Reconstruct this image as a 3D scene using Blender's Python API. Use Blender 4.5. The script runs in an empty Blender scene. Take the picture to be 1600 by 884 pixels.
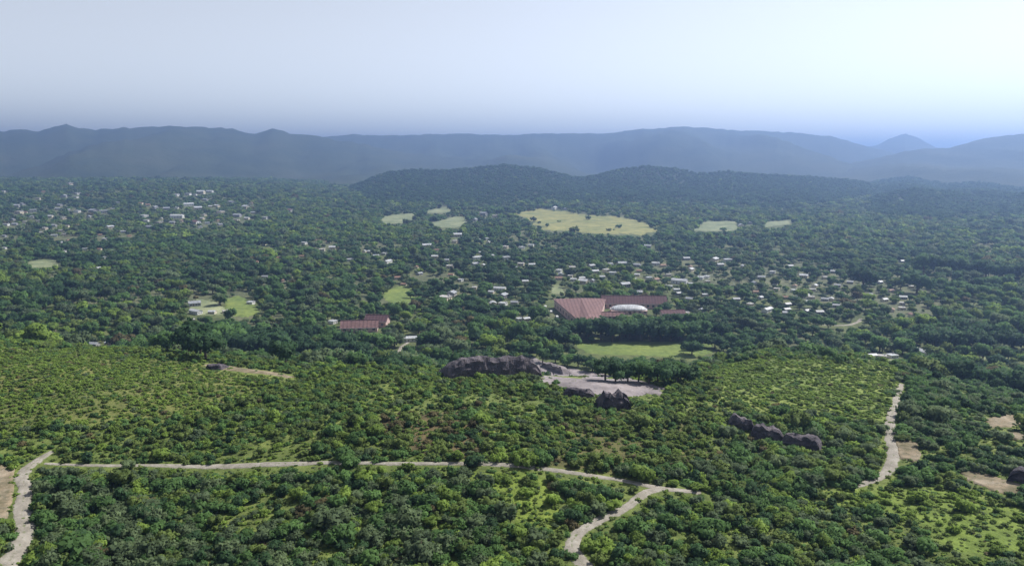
import bpy, bmesh, math, random
import numpy as np
from mathutils import Vector, Matrix

# ---------------------------------------------------------------- camera, sky, sun
S = bpy.context.scene
COL = S.collection
R = math.radians
CZ, PITCH, F = 115.0, R(9.14), 1256.0
cam_d = bpy.data.cameras.new('camera'); cam = bpy.data.objects.new('camera', cam_d); COL.objects.link(cam)
cam.location = (0, 0, CZ); cam.rotation_euler = (R(90) - PITCH, 0, 0)
cam_d.sensor_width = 36; cam_d.lens = 36 * F / 1600; cam_d.clip_start = 1; cam_d.clip_end = 80000
S.camera = cam
SUN_AZ, SUN_EL = R(56), R(48)
W = bpy.data.worlds.new('World'); S.world = W; W.use_nodes = True
wn = W.node_tree
sky = wn.nodes.new('ShaderNodeTexSky'); sky.sky_type = 'NISHITA'; sky.sun_disc = False
sky.sun_elevation = SUN_EL; sky.sun_rotation = SUN_AZ
sky.altitude = 2500; sky.air_density = 1.0; sky.dust_density = 2.0; sky.ozone_density = 1.0
bg = wn.nodes['Background']; bg.inputs['Strength'].default_value = 0.098
hs = wn.nodes.new('ShaderNodeHueSaturation'); hs.inputs['Saturation'].default_value = .3
wn.links.new(sky.outputs[0], hs.inputs['Color']); wn.links.new(hs.outputs[0], bg.inputs[0])
sl = bpy.data.lights.new('sun', 'SUN'); sl.energy = 5.0; sl.angle = R(0.5); sl.color = (1, .95, .87)
sun = bpy.data.objects.new('sun', sl); COL.objects.link(sun)
SD = Vector((math.sin(SUN_AZ) * math.cos(SUN_EL), math.cos(SUN_AZ) * math.cos(SUN_EL), math.sin(SUN_EL)))
sun.rotation_euler = SD.to_track_quat('Z', 'Y').to_euler(); sun.location = (0, 0, 500)
S.view_settings.view_transform = 'Standard'; S.view_settings.look = 'None'
S.view_settings.exposure = 0.68; S.view_settings.gamma = 1
S.cycles.use_denoising = True
HAZE_D, HAZE_C, HAZE_G = 2.4e-4, (.36, .555, 1.0), .66

random.seed(5); RNG = np.random.default_rng(11)

# ---------------------------------------------------------------- noise, rays, tags
_lat = RNG.random((256, 256))
def vnoise(x, y, off=0):
    x = np.asarray(x, float) + off * 17.31; y = np.asarray(y, float) + off * 9.77
    xi = np.floor(x).astype(int); yi = np.floor(y).astype(int); fx = x - xi; fy = y - yi
    fx = fx * fx * (3 - 2 * fx); fy = fy * fy * (3 - 2 * fy)
    a = _lat[xi & 255, yi & 255]; b = _lat[(xi + 1) & 255, yi & 255]
    c = _lat[xi & 255, (yi + 1) & 255]; d = _lat[(xi + 1) & 255, (yi + 1) & 255]
    return (a + (b - a) * fx) * (1 - fy) + (c + (d - c) * fx) * fy
def fbm(x, y, o=3, off=0):
    s = 0; a = .5
    for i in range(o):
        s = s + a * (vnoise(x * 2**i, y * 2**i, off + i) - .5); a *= .5
    return s * 2
def sstep(t):
    t = np.clip(t, 0, 1); return t * t * (3 - 2 * t)
cp, sp_ = math.cos(PITCH), math.sin(PITCH)
def ray(px, py):
    a = (px - 800) / F; b = (442 - py) / F
    return np.array([a, cp + b * sp_, -sp_ + b * cp])
def proj(x, y, z):
    dz = z - CZ; depth = y * cp - dz * sp_; up = y * sp_ + dz * cp
    depth = np.where(depth < 1, 1, depth)
    return 800 + F * x / depth, 442 - F * up / depth, depth

def tag(o, label=None, cat=None, group=None, kind=None):
    if label: o['label'] = label
    if cat: o['category'] = cat
    if group: o['group'] = group
    if kind: o['kind'] = kind
    return o

# ---------------------------------------------------------------- terrain shape
# crest of the near hill: (pixel column, pixel row) of its brow
_ed = [(-900, 520), (0, 545), (300, 562), (450, 585), (700, 596), (850, 612), (1000, 612), (1100, 585), (1200, 562),
       (1400, 572), (1500, 600), (1600, 630), (2500, 620)]
_eu, _ey = [], []
for px, py in _ed:
    r = ray(px, py); t = (48 - CZ) / r[2]; _eu.append(r[0] / r[1]); _ey.append(t * r[1])
def H(x, y):
    x = np.asarray(x, float); y = np.asarray(y, float)
    u = x / np.maximum(y, 60)
    E = np.interp(u, _eu, _ey)
    top = 45 + 3.0 * fbm(x / 70, y / 70, 3, 3) + 5 * np.exp(-((y - E + 40) / 55) ** 2) * (.5 + vnoise(x / 60, y * 0, 8))
    top = top - 6 * sstep((u - .42) / .15) * sstep((y - 190) / 60)
    m = 1 - sstep((y - E) / 190)
    m = np.where(y < -200, 1 - sstep((-200 - y) / 500), m)
    m = m * (1 - sstep((np.abs(x) - 420) / 400))
    val = 4 * fbm(x / 260, y / 260, 3, 1) * sstep((y - 300) / 300)
    val = val + 26 * sstep((y - 1150) / 1000) * sstep((-u - .12) / .3) * (1 - .5 * sstep((y - 2500) / 900))
    return val * (1 - m) + top * m
_T = np.concatenate([np.linspace(60, 700, 900), np.geomspace(702, 16000, 900)])
def at(px, py, zo=0.0):
    r = ray(px, py); X = r[0] * _T; Y = r[1] * _T; Z = CZ + r[2] * _T
    d = Z - H(X, Y) - zo
    k = np.argmax(d < 0)
    if d[k] >= 0: k = len(_T) - 1
    a, b = d[k - 1], d[k]; f = a / (a - b) if a != b else 0
    t = _T[k - 1] + f * (_T[k] - _T[k - 1])
    return np.array([r[0] * t, r[1] * t, CZ + r[2] * t])

# ---------------------------------------------------------------- materials
def node_mat(name, rough=.9):
    m = bpy.data.materials.new(name); m.use_nodes = True
    n = m.node_tree.nodes; p = n['Principled BSDF']; p.inputs['Roughness'].default_value = rough
    p.inputs['Specular IOR Level'].default_value = .25
    return m, m.node_tree, p
def ramp(nt, stops):
    r = nt.nodes.new('ShaderNodeValToRGB'); e = r.color_ramp.elements
    while len(e) < len(stops): e.new(.5)
    for q, (pos, c) in zip(e, stops): q.position = pos; q.color = (*c, 1)
    return r
def noise(nt, scale, detail=4, coord=None, rough=.6):
    t = nt.nodes.new('ShaderNodeTexNoise'); t.inputs['Scale'].default_value = scale
    t.inputs['Detail'].default_value = detail; t.inputs['Roughness'].default_value = rough
    if coord: nt.links.new(coord, t.inputs['Vector'])
    return t
def geo_pos(nt):
    return nt.nodes.new('ShaderNodeNewGeometry').outputs['Position']
def plain(name, c, rough=.8, var=.15, scale=1.2, spec=.25, metal=0.0):
    m, nt, p = node_mat(name, rough); tc = nt.nodes.new('ShaderNodeTexCoord')
    n = noise(nt, scale, 5, tc.outputs['Object'])
    r = ramp(nt, [(.3, tuple(v * (1 - var) for v in c)), (.7, tuple(min(1, v * (1 + var)) for v in c))])
    nt.links.new(n.outputs[0], r.inputs[0]); nt.links.new(r.outputs[0], p.inputs['Base Color'])
    p.inputs['Specular IOR Level'].default_value = spec; p.inputs['Metallic'].default_value = metal
    return m
def two(name, ca, cb, scale, bump=0, bscale=None, rough=.95, cc=None, mott=0):
    m, nt, p = node_mat(name, rough); pos = geo_pos(nt)
    n = noise(nt, scale, 6, pos, .65)
    st = [(.36, ca), (.62, cb)] if cc is None else [(.33, ca), (.5, cb), (.68, cc)]
    r = ramp(nt, st); nt.links.new(n.outputs[0], r.inputs[0]); nt.links.new(r.outputs[0], p.inputs['Base Color'])
    if mott:
        n2 = noise(nt, mott, 7, pos, .75); r2 = ramp(nt, [(.35, (.55, .62, .55)), (.65, (1.3, 1.25, 1.2))]); nt.links.new(n2.outputs[0], r2.inputs[0])
        mm = nt.nodes.new('ShaderNodeMixRGB'); mm.blend_type = 'MULTIPLY'; mm.inputs[0].default_value = 1
        nt.links.new(r.outputs[0], mm.inputs[1]); nt.links.new(r2.outputs[0], mm.inputs[2]); nt.links.new(mm.outputs[0], p.inputs['Base Color'])
    if bump:
        b = nt.nodes.new('ShaderNodeBump'); b.inputs['Strength'].default_value = .8; b.inputs['Distance'].default_value = bump
        nb = noise(nt, bscale or scale * 4, 6, pos, .7)
        nt.links.new(nb.outputs[0], b.inputs['Height']); nt.links.new(b.outputs[0], p.inputs['Normal'])
    return m
def foliage(name, c, trans=.46):
    m, nt, p = node_mat(name, .75); p.inputs['Specular IOR Level'].default_value = .12
    oi = nt.nodes.new('ShaderNodeObjectInfo'); pos = geo_pos(nt)
    n = noise(nt, .55, 3, pos)
    ad = nt.nodes.new('ShaderNodeMath'); ad.operation = 'ADD'
    nt.links.new(oi.outputs['Random'], ad.inputs[0]); nt.links.new(n.outputs[0], ad.inputs[1])
    hf = nt.nodes.new('ShaderNodeMath'); hf.operation = 'MULTIPLY'; hf.inputs[1].default_value = .5
    nt.links.new(ad.outputs[0], hf.inputs[0])
    lo = (c[0] * .76, c[1] * .78, c[2] * .8); hi = (c[0] * 1.5, c[1] * 1.46, c[2] * 1.35)
    r = ramp(nt, [(.2, lo), (.5, c), (.8, hi)]); nt.links.new(hf.outputs[0], r.inputs[0])
    nt.links.new(r.outputs[0], p.inputs['Base Color'])
    tr = nt.nodes.new('ShaderNodeBsdfTranslucent'); mx = nt.nodes.new('ShaderNodeMixShader'); mx.inputs[0].default_value = trans
    nt.links.new(r.outputs[0], tr.inputs[0]); nt.links.new(p.outputs[0], mx.inputs[1]); nt.links.new(tr.outputs[0], mx.inputs[2])
    nt.links.new(mx.outputs[0], nt.nodes['Material Output'].inputs['Surface'])
    return m
FOL = {'dark': foliage('leaf_dark', (.046, .094, .040)), 'mid': foliage('leaf_mid', (.080, .152, .048)),
       'olive': foliage('leaf_olive', (.112, .158, .046)), 'grey': foliage('leaf_grey', (.100, .142, .072)),
       'lime': foliage('leaf_lime', (.150, .225, .048)), 'dry': foliage('leaf_dry', (.120, .108, .055))}
BARK = plain('bark', (.11, .085, .06), .95, .3, 6)
M_white = plain('white_paint', (.66, .66, .64), .7, .12, .6)
M_cream = plain('cream_paint', (.62, .56, .45), .8, .1, .6)
M_pink = plain('pink_plaster', (.50, .36, .33), .85, .12, .5)
M_greyw = plain('grey_block', (.33, .33, .34), .9, .15, .6)
M_zinc = plain('zinc_white', (.38, .40, .42), .55, .4, .45, .35)
M_zincg = plain('zinc_grey', (.25, .27, .29), .5, .4, .4, .4)
M_rust = plain('rusty_sheet', (.20, .12, .085), .7, .4, .7)
M_conc = plain('concrete_roof', (.34, .33, .32), .9, .15, .5)
M_tile = plain('terracotta', (.155, .092, .088), .9, .35, .6)
M_tiled = plain('terracotta_dark', (.095, .052, .056), .85, .2, .35)
M_door = plain('door_wood', (.12, .07, .045), .7, .2, 2)
def ribbed(m, scale):
    nt = m.node_tree; p = nt.nodes['Principled BSDF']; tc = nt.nodes.new('ShaderNodeTexCoord'); w = nt.nodes.new('ShaderNodeTexWave'); w.bands_direction = 'X'
    w.inputs['Scale'].default_value = scale; w.inputs['Distortion'].default_value = .6; w.inputs['Detail'].default_value = 3; nt.links.new(tc.outputs['Object'], w.inputs['Vector'])
    r = ramp(nt, [(.1, (.72, .7, .7)), (.5, (1.05, 1.05, 1.05))]); nt.links.new(w.outputs['Fac'], r.inputs[0])
    src = p.inputs['Base Color'].links[0].from_socket; mm = nt.nodes.new('ShaderNodeMixRGB'); mm.blend_type = 'MULTIPLY'; mm.inputs[0].default_value = 1
    nt.links.new(src, mm.inputs[1]); nt.links.new(r.outputs[0], mm.inputs[2]); nt.links.new(mm.outputs[0], p.inputs['Base Color'])
for m_, sc_ in ((M_tile, .12), (M_tiled, .14), (M_zinc, .25), (M_zincg, .3)): ribbed(m_, sc_)
M_glass = plain('window_glass', (.035, .045, .055), .15, .1, 1, .6)
M_rub = plain('rubber', (.02, .02, .02), .9, .1, 3)
M_rock = two('quarry_rock', (.042, .038, .046), (.085, .075, .088), .35, 1.5, .6, cc=(.16, .14, .15))
M_stone = two('pale_stone', (.13, .115, .12), (.27, .24, .245), .14, .4, .8)
M_track = two('track_dust', (.26, .25, .20), (.42, .39, .33), .35, .15, 1.5, cc=(.50, .46, .40))
def track_mat():
    m, nt, p = node_mat('track_dust', .95); pos = geo_pos(nt)
    at_ = nt.nodes.new('ShaderNodeAttribute'); at_.attribute_name = 'across'
    n = noise(nt, .35, 6, pos, .7); r = ramp(nt, [(.3, (.15, .14, .115)), (.5, (.24, .22, .19)), (.72, (.33, .31, .275))]); nt.links.new(n.outputs[0], r.inputs[0])
    n2 = noise(nt, .6, 5, pos, .75); ad = nt.nodes.new('ShaderNodeMath'); ad.operation = 'MULTIPLY_ADD'; ad.inputs[1].default_value = 1.5; 
    sb = nt.nodes.new('ShaderNodeMath'); sb.operation = 'SUBTRACT'; sb.inputs[1].default_value = .72
    nt.links.new(n2.outputs[0], ad.inputs[0]); nt.links.new(at_.outputs['Fac'], sb.inputs[0]); nt.links.new(sb.outputs[0], ad.inputs[2])
    k = ramp(nt, [(.42, (0, 0, 0)), (.62, (1, 1, 1))]); nt.links.new(ad.outputs[0], k.inputs[0])
    mx = nt.nodes.new('ShaderNodeMixRGB'); mx.inputs[2].default_value = (.095, .12, .04, 1)
    nt.links.new(k.outputs[0], mx.inputs[0]); nt.links.new(r.outputs[0], mx.inputs[1]); nt.links.new(mx.outputs[0], p.inputs['Base Color'])
    b = nt.nodes.new('ShaderNodeBump'); b.inputs['Distance'].default_value = .2; nb = noise(nt, 1.5, 6, pos, .7)
    nt.links.new(nb.outputs[0], b.inputs['Height']); nt.links.new(b.outputs[0], p.inputs['Normal'])
    return m
M_track = track_mat()
M_sand = two('bare_earth', (.10, .09, .05), (.19, .155, .11), .16, .3, .8, cc=(.28, .235, .19), mott=.5)
M_field = two('dry_grass_field', (.135, .16, .055), (.235, .225, .085), .010, 0, cc=(.15, .175, .065), mott=.05)
M_field_g = two('green_field', (.10, .145, .04), (.155, .195, .05), .03, mott=.25)
M_field_p = two('pale_field', (.13, .16, .085), (.22, .24, .14), .03, mott=.07)
M_mount = two('mountain_forest', (.016, .030, .016), (.032, .046, .022), .004, 10, .03, cc=(.05, .06, .032))

# ground: cover colour per vertex (grass, soil, litter) broken up by noise
def ground_mat():
    m, nt, p = node_mat('ground_cover', .95); pos = geo_pos(nt)
    at_ = nt.nodes.new('ShaderNodeAttribute'); at_.attribute_name = 'cover'
    n = noise(nt, .25, 7, pos, .7); n2 = noise(nt, .02, 4, pos)
    r = ramp(nt, [(.3, (.45, .48, .42)), (.7, (1.5, 1.4, 1.3))]); nt.links.new(n.outputs[0], r.inputs[0])
    r2 = ramp(nt, [(.35, (.75, .8, .75)), (.65, (1.25, 1.15, 1.1))]); nt.links.new(n2.outputs[0], r2.inputs[0])
    a = nt.nodes.new('ShaderNodeMixRGB'); a.blend_type = 'MULTIPLY'; a.inputs[0].default_value = 1
    b = nt.nodes.new('ShaderNodeMixRGB'); b.blend_type = 'MULTIPLY'; b.inputs[0].default_value = 1
    nt.links.new(at_.outputs['Color'], a.inputs[1]); nt.links.new(r.outputs[0], a.inputs[2])
    nt.links.new(a.outputs[0], b.inputs[1]); nt.links.new(r2.outputs[0], b.inputs[2])
    nt.links.new(b.outputs[0], p.inputs['Base Color'])
    bp = nt.nodes.new('ShaderNodeBump'); bp.inputs['Distance'].default_value = .5; bp.inputs['Strength'].default_value = .8
    nb = noise(nt, .9, 6, pos, .7); nt.links.new(nb.outputs[0], bp.inputs['Height']); nt.links.new(bp.outputs[0], p.inputs['Normal'])
    return m

# ---------------------------------------------------------------- zones (seen from above they are patches of land cover)
def inpoly(px, py, poly):
    px = np.asarray(px); py = np.asarray(py); c = np.zeros(px.shape, bool); j = len(poly) - 1
    for i in range(len(poly)):
        xi, yi = poly[i]; xj, yj = poly[j]
        hit = ((yi > py) != (yj > py)) & (px < (xj - xi) * (py - yi) / ((yj - yi) or 1e-9) + xi)
        c ^= hit; j = i
    return c
Z_SLOPE = [(1120, 575), (1190, 558), (1405, 572), (1402, 606), (1388, 650), (1330, 662), (1240, 648), (1170, 630), (1110, 605)]
Z_OLIVE = [(-400, 530), (200, 548), (330, 580), (420, 610), (300, 650), (0, 665), (-400, 680)]
Z_LIME1 = [(735, 732), (835, 738), (880, 790), (868, 850), (835, 836), (790, 790), (750, 760)]
Z_LIME2 = [(1290, 768), (1400, 752), (1500, 770), (1610, 800), (1800, 830), (1800, 880), (1500, 868), (1420, 815), (1330, 800)]
Z_DRY = [(590, 655), (720, 640), (760, 690), (740, 715), (600, 712)]
Z_DRY2 = [(900, 640), (1100, 640), (1120, 720), (1010, 745), (830, 720)]
Z_FLOOR = [(690, 548), (850, 540), (1090, 540), (1095, 605), (1030, 618), (990, 650), (900, 635), (700, 598)]

# ---------------------------------------------------------------- ground sheet
ang = np.concatenate([np.linspace(-50, 50, 420), np.linspace(50, 310, 90)[1:-1]]) * math.pi / 180
rad = np.concatenate([np.linspace(12, 100, 18), np.linspace(104, 560, 200), np.geomspace(566, 20000, 150)])
A, RR = np.meshgrid(ang, rad)
gx = RR * np.sin(A); gy = RR * np.cos(A); gz = H(gx, gy)
gz = np.where(RR > 7000, gz - 0, gz)
def zone_cols(gx, gy, gz):
    px, py, d = proj(gx, gy, gz); front = gy > 60
    jx = px + 26 * fbm(gx / 9, gy / 9, 3, 21); jy = py + 12 * fbm(gx / 9, gy / 9, 3, 33)
    c = np.zeros(gx.shape + (3,)); c[:] = (.105, .145, .040)                      # litter and low green under the scrub
    far = sstep((gy - 330) / 150)[..., None]
    c = c * (1 - far) + np.array((.075, .100, .040)) * far
    v = fbm(gx / 120, gy / 120, 3, 5)[..., None]
    c = np.where((gy > 420)[..., None] & (v > .16), np.array((.088, .105, .06)), c)
    for Z, col in ((Z_SLOPE, (.125, .175, .046)), (Z_OLIVE, (.11, .132, .042)), (Z_LIME1, (.13, .19, .036)),
                   (Z_LIME2, (.12, .18, .036)), (Z_DRY, (.10, .085, .045)), (Z_DRY2, (.09, .095, .038))):
        k = inpoly(jx, jy, Z) & front & (gy < 480); c[k] = col
    return c
cov = zone_cols(gx, gy, gz)
na, nr = len(ang), len(rad)
verts = np.stack([gx, gy, gz], -1).reshape(-1, 3)
cv = np.array([[0, 0, float(H(0., 0.))]]); verts = np.concatenate([verts, cv])
faces = []
for i in range(nr - 1):
    o = i * na
    for j in range(na):
        k = (j + 1) % na
        faces.append((o + j, o + na + j, o + na + k, o + k))
for j in range(na): faces.append((nr * na, j, (j + 1) % na))
me = bpy.data.meshes.new('ground'); me.from_pydata(verts.tolist(), [], faces); 
ca = me.color_attributes.new('cover', 'FLOAT_COLOR', 'POINT')
cc = np.ones((len(verts), 4)); cc[:-1, :3] = cov.reshape(-1, 3); cc[-1, :3] = (.06, .08, .03)
ca.data.foreach_set('color', cc.ravel())
me.shade_smooth(); me.materials.append(ground_mat())
ground = bpy.data.objects.new('ground', me); COL.objects.link(ground); tag(ground, kind='structure')

def add_obj(name, verts, faces, mat, parent=None, smooth=False, kind=None):
    m = bpy.data.meshes.new(name); m.from_pydata([tuple(map(float, v)) for v in verts], [], faces); m.update()
    if mat: m.materials.append(mat)
    if smooth: m.shade_smooth()
    o = bpy.data.objects.new(name, m); COL.objects.link(o)
    if parent is not None: o.parent = parent
    if kind: o['kind'] = kind
    return o

# ---------------------------------------------------------------- hills and mountains
class Range:
    def __init__(s, name, sky, D, Wf, Wb, seed, spur=.35, wig=.06, rough=0.0):
        s.name = name; s.D = D; s.Wf = Wf; s.Wb = Wb; s.seed = seed; s.spur = spur; s.wig = wig; s.rough = rough
        s.u = []; s.z = []
        for px, py in sky:
            r = ray(px, py); k = D / r[1]; s.u.append(r[0] * k / D); s.z.append(CZ + r[2] * k)
    def ridge(s, u): return s.D * (1 + s.wig * fbm(u * 5, u * 0, 3, s.seed))
    def h(s, x, y):
        u = x / np.maximum(y, 50); Dr = s.ridge(u)
        zr = CZ + (np.interp(u, s.u, s.z, left=-30, right=-30) - CZ) * Dr / s.D
        zr = zr + s.rough * fbm(u * 130, u * 0, 3, s.seed + 7)
        t = np.where(y < Dr, (Dr - y) / s.Wf, (y - Dr) / s.Wb)
        tc = np.clip(t, 0, 1)
        prof = (1 - tc) ** 1.15 * (1 - .25 * np.sin(tc * math.pi))
        w = np.sin(tc * math.pi) ** .8
        sp = fbm(x / (s.Wf * .22) + .3 * y / s.Wf, y / (s.Wf * .9), 4, s.seed + 3)
        z = (zr + 4) * np.clip(prof + s.spur * w * sp, 0, 2) - 4
        return np.where(t > 1, -4, z)
    def build(s, nu=260, nt=46):
        us = np.linspace(s.u[0], s.u[-1], nu); ts = np.linspace(-1, 1, nt)
        U, Tt = np.meshgrid(us, ts); Dr = s.ridge(U)
        Y = np.where(Tt < 0, Dr + Tt * s.Wf, Dr + Tt * s.Wb); X = U * Y; Zz = s.h(X, Y)
        V = np.stack([X, Y, Zz], -1).reshape(-1, 3)
        Fc = [(i * nu + j, i * nu + j + 1, (i + 1) * nu + j + 1, (i + 1) * nu + j) for i in range(nt - 1) for j in range(nu - 1)]
        o = add_obj(s.name, V, Fc, M_mount, smooth=True, kind='structure'); return o
RANGES = [
    Range('mountain_range', [(-1500, 235), (-900, 215), (-500, 200), (-200, 208), (0, 204), (60, 204), (105, 196), (150, 204), (200, 200), (260, 195),
          (300, 198), (370, 201), (395, 209), (425, 200), (460, 208), (500, 212), (560, 222), (660, 240), (800, 252)], 4500, 1900, 1800, 40, .62, .05, 14),
    Range('mountain_range', [(380, 240), (450, 214), (500, 212), (550, 207), (590, 209), (640, 209), (730, 208), (800, 209), (850, 205), (900, 205), (960, 206),
          (1000, 202), (1070, 198), (1150, 202), (1240, 204), (1300, 212), (1340, 224), (1390, 236), (1450, 246)], 5600, 2200, 2000, 60, .6, .05, 10),
    Range('mountain', [(1290, 246), (1340, 230), (1370, 226), (1392, 215), (1415, 206), (1438, 215), (1462, 229), (1520, 240), (1600, 246)], 6700, 1200, 1200, 80, .2, .01, 5),
    Range('mountain_range', [(1240, 262), (1330, 254), (1400, 238), (1440, 231), (1480, 229), (1510, 222), (1540, 214), (1600, 208), (1700, 202), (1900, 212),
          (2300, 205), (2900, 235)], 4100, 1900, 1500, 100, .6, .04, 8),
    Range('hill', [(-900, 262), (-300, 268), (0, 272), (50, 268), (75, 250), (110, 240), (150, 238), (195, 248), (240, 240), (290, 242), (330, 262), (390, 280),
          (520, 292), (600, 296)], 3900, 1300, 900, 120, .25, .03, 3),
    Range('hill', [(470, 322), (520, 305), (560, 289), (600, 272), (640, 267), (700, 268), (750, 263), (790, 259), (840, 264), (900, 279), (930, 276), (965, 267),
          (1010, 261), (1055, 265), (1090, 273), (1140, 270), (1200, 275), (1260, 278), (1330, 283), (1420, 300)], 2500, 800, 900, 140, .25, .03, 2),
    Range('hill', [(1120, 350), (1200, 335), (1260, 318), (1310, 300), (1360, 286), (1420, 276), (1480, 280), (1540, 272), (1600, 274), (1700, 270), (1850, 272), (2200, 270), (2600, 285)],
          3000, 1650, 900, 160, .5, .04, 3),
    Range('hill', [(1280, 350), (1330, 328), (1380, 305), (1430, 297), (1490, 303), (1540, 316), (1600, 304), (1700, 296), (1900, 310), (2200, 340)], 1900, 650, 500, 190, .35, .03, 2),
]
for rg in RANGES: rg.build()
def HT(x, y):
    h = H(x, y)
    for rg in RANGES[4:]: h = np.maximum(h, rg.h(x, y))
    return h

# ---------------------------------------------------------------- view-keeping map: what stands open to the camera
MK = np.zeros((442, 800), np.float32)
def mk_rect(x0, y0, x1, y1, d):
    a, b, c, e = int(y0 / 2), int(y1 / 2) + 1, int(x0 / 2), int(x1 / 2) + 1
    a, c = max(a, 0), max(c, 0)
    MK[a:b, c:e] = np.maximum(MK[a:b, c:e], d)
_yy, _xx = np.mgrid[0:442, 0:800] * 2 + 1
def mk_poly(poly, d):
    k = inpoly(_xx, _yy, poly); MK[k] = np.maximum(MK[k], d)
FOOT = []        # footprints (x, y, r)

# ---------------------------------------------------------------- tracks, fields, bare ground
def drape(px, py): return at(px, py)
def smooth_line(pts, n=8):
    P = [np.array(p, float) for p in pts]; out = []
    P = [2 * P[0] - P[1]] + P + [2 * P[-1] - P[-2]]
    for i in range(1, len(P) - 2):
        for k in range(n):
            t = k / n; a, b, c, d = P[i - 1:i + 3]
            out.append(.5 * ((2 * b) + (c - a) * t + (2 * a - 5 * b + 4 * c - d) * t * t + (3 * b - a - 3 * c + d) * t**3))
    out.append(P[-2]); return out
def track(name, pts, widths, mat, lift=.12, keep=True):
    L = smooth_line(pts, 8); wl = .72 * np.interp(np.linspace(0, 1, len(L)), np.linspace(0, 1, len(widths)), widths)
    G = [at(*p) for p in L]; V = []; Fc = []; nw = 7
    for i, g in enumerate(G):
        a = G[max(i - 1, 0)]; b = G[min(i + 1, len(G) - 1)]; d = (b - a)[:2]; d = d / (np.linalg.norm(d) + 1e-9)
        n = np.array([-d[1], d[0]])
        for k in range(nw):
            q = (k / (nw - 1) - .5) * wl[i]
            if k in (0, nw - 1): q *= 1 + .5 * float(fbm(i * .45, k * 3.1, 3, 70))
            x, y = g[:2] + n * q
            e = 1 - abs(2 * k / (nw - 1) - 1) ** 4
            V.append((x, y, float(H(x, y)) + lift * (.0 + e) - .06 * (1 - e) + (.06 if k in (2, 4) else 0)))
    for i in range(len(G) - 1):
        for k in range(nw - 1): a = i * nw + k; Fc.append((a, a + 1, a + nw + 1, a + nw))
    o = add_obj(name, V, Fc, mat, smooth=True, kind='structure')
    ac = o.data.attributes.new('across', 'FLOAT', 'POINT'); ac.data.foreach_set('value', [(.85, .30, .12, .42, .12, .30, .85)[k] for i in G for k in range(nw)])
    if keep:
        for i in range(len(G) - 1):
            for s in np.linspace(0, 1, 12):
                g = G[i] * (1 - s) + G[i + 1] * s; px, py, d = proj(*g); hw = .42 * wl[i] * F / d
                mk_rect(px - hw * .8, py - 2 - hw * .1, px + hw * .8, py + 2 + hw * .1, float(d))
    return o
track('track', [(-30, 930), (20, 870), (38, 830), (34, 795), (40, 765), (35, 742), (58, 720), (82, 705)], [6, 6.5, 5.5, 5, 4.2, 2.5], M_track)
track('track', [(70, 724), (150, 727), (250, 727), (330, 729), (430, 725), (520, 723), (620, 724), (700, 724), (760, 724), (840, 731), (920, 742), (975, 751),
                (1035, 763), (1095, 769)], [1.6, 2.2, 3.4, 4.0, 3.0, 2.6, 2.6, 3.2, 2.8, 2.4, 3.2, 3.0], M_track)
track('track', [(1032, 762), (1005, 772), (975, 795), (935, 813), (905, 832), (893, 856), (910, 880), (950, 925)], [3.2, 3.4, 3.8, 4.2, 4.5, 5, 5], M_track)
track('track', [(1330, 762), (1360, 752), (1385, 737), (1396, 712), (1392, 684), (1392, 655), (1400, 625), (1409, 600)], [2.6, 3.2, 4.4, 5, 4.6, 4, 3.4, 3], M_track)
track('footpath', [(622, 552), (628, 541), (645, 531), (655, 524)], [3, 3.5, 3.5, 3], M_track)
track('road', [(325, 569), (350, 574), (390, 579), (430, 584), (455, 590)], [5, 9, 9, 8, 5], M_sand)
track('road', [(1540, 521), (1580, 522), (1640, 523)], [4, 4.5, 4.5], M_track)
track('road', [(1285, 508), (1322, 508), (1340, 503), (1345, 498)], [4, 5, 5, 4], M_track)

def patch(name, poly, mat, lift=.15, jit=30, keep=True, rings=9, sub=14, shrink=.86):
    P = smooth_line(list(poly) + [poly[0]], sub)[:-1]
    c = np.mean(P, 0); V = []; Fc = []; n = len(P); PX = []
    for i, p in enumerate(P):
        q = c + (p - c) * (1 + .01 * jit * (float(fbm(i * .2, 3.3, 4, int(c[0]) % 50)) + .45 * float(fbm(i * .8, 7.3, 3, int(c[0]) % 43))))
        PX.append(tuple(q))
    GW = [at(*q) for q in PX]; gc = at(*c)
    for k in range(1, rings + 1):
        for g in GW:
            x = gc[0] + (g[0] - gc[0]) * k / rings; y = gc[1] + (g[1] - gc[1]) * k / rings
            V.append((x, y, float(H(x, y)) + (lift if k < rings else -.05)))
    V.append((gc[0], gc[1], float(H(gc[0], gc[1])) + lift))
    for k in range(rings - 1):
        for j in range(n): a = k * n + j; b = k * n + (j + 1) % n; Fc.append((a, b, b + n, a + n))
    for j in range(n): Fc.append((rings * n, j, (j + 1) % n) [::-1])
    o = add_obj(name, V, Fc, mat, smooth=True, kind='structure')
    if keep:
        d = max(proj(*g)[2] for g in GW); mk_poly([tuple(c + (np.array(q) - c) * shrink) for q in PX], float(d) + 5)
    return o
patch('field', [(800, 331), (840, 327), (880, 330), (910, 335), (960, 337), (1000, 345), (1022, 350), (1028, 359), (1000, 367), (960, 365), (905, 363),
                (862, 361), (842, 352), (820, 342)], M_field, .5, 24, shrink=.96)
patch('field', [(900, 537), (960, 533), (1060, 534), (1108, 538), (1114, 552), (1070, 559), (1000, 555), (925, 552)], M_field_g, .3, 12, shrink=1)
patch('field', [(1086, 347), (1145, 345), (1150, 358), (1090, 361)], M_field_p, .5)
patch('field', [(1190, 348), (1235, 343), (1238, 349), (1195, 355)], M_field_p, .5)
patch('field', [(586, 340), (640, 333), (648, 345), (600, 350)], M_field_p, .5)
patch('field', [(664, 350), (690, 343), (727, 338), (729, 349), (700, 356)], M_field_p, .5)
patch('field', [(662, 329), (700, 324), (702, 331), (668, 333)], M_field_p, .5)
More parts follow.
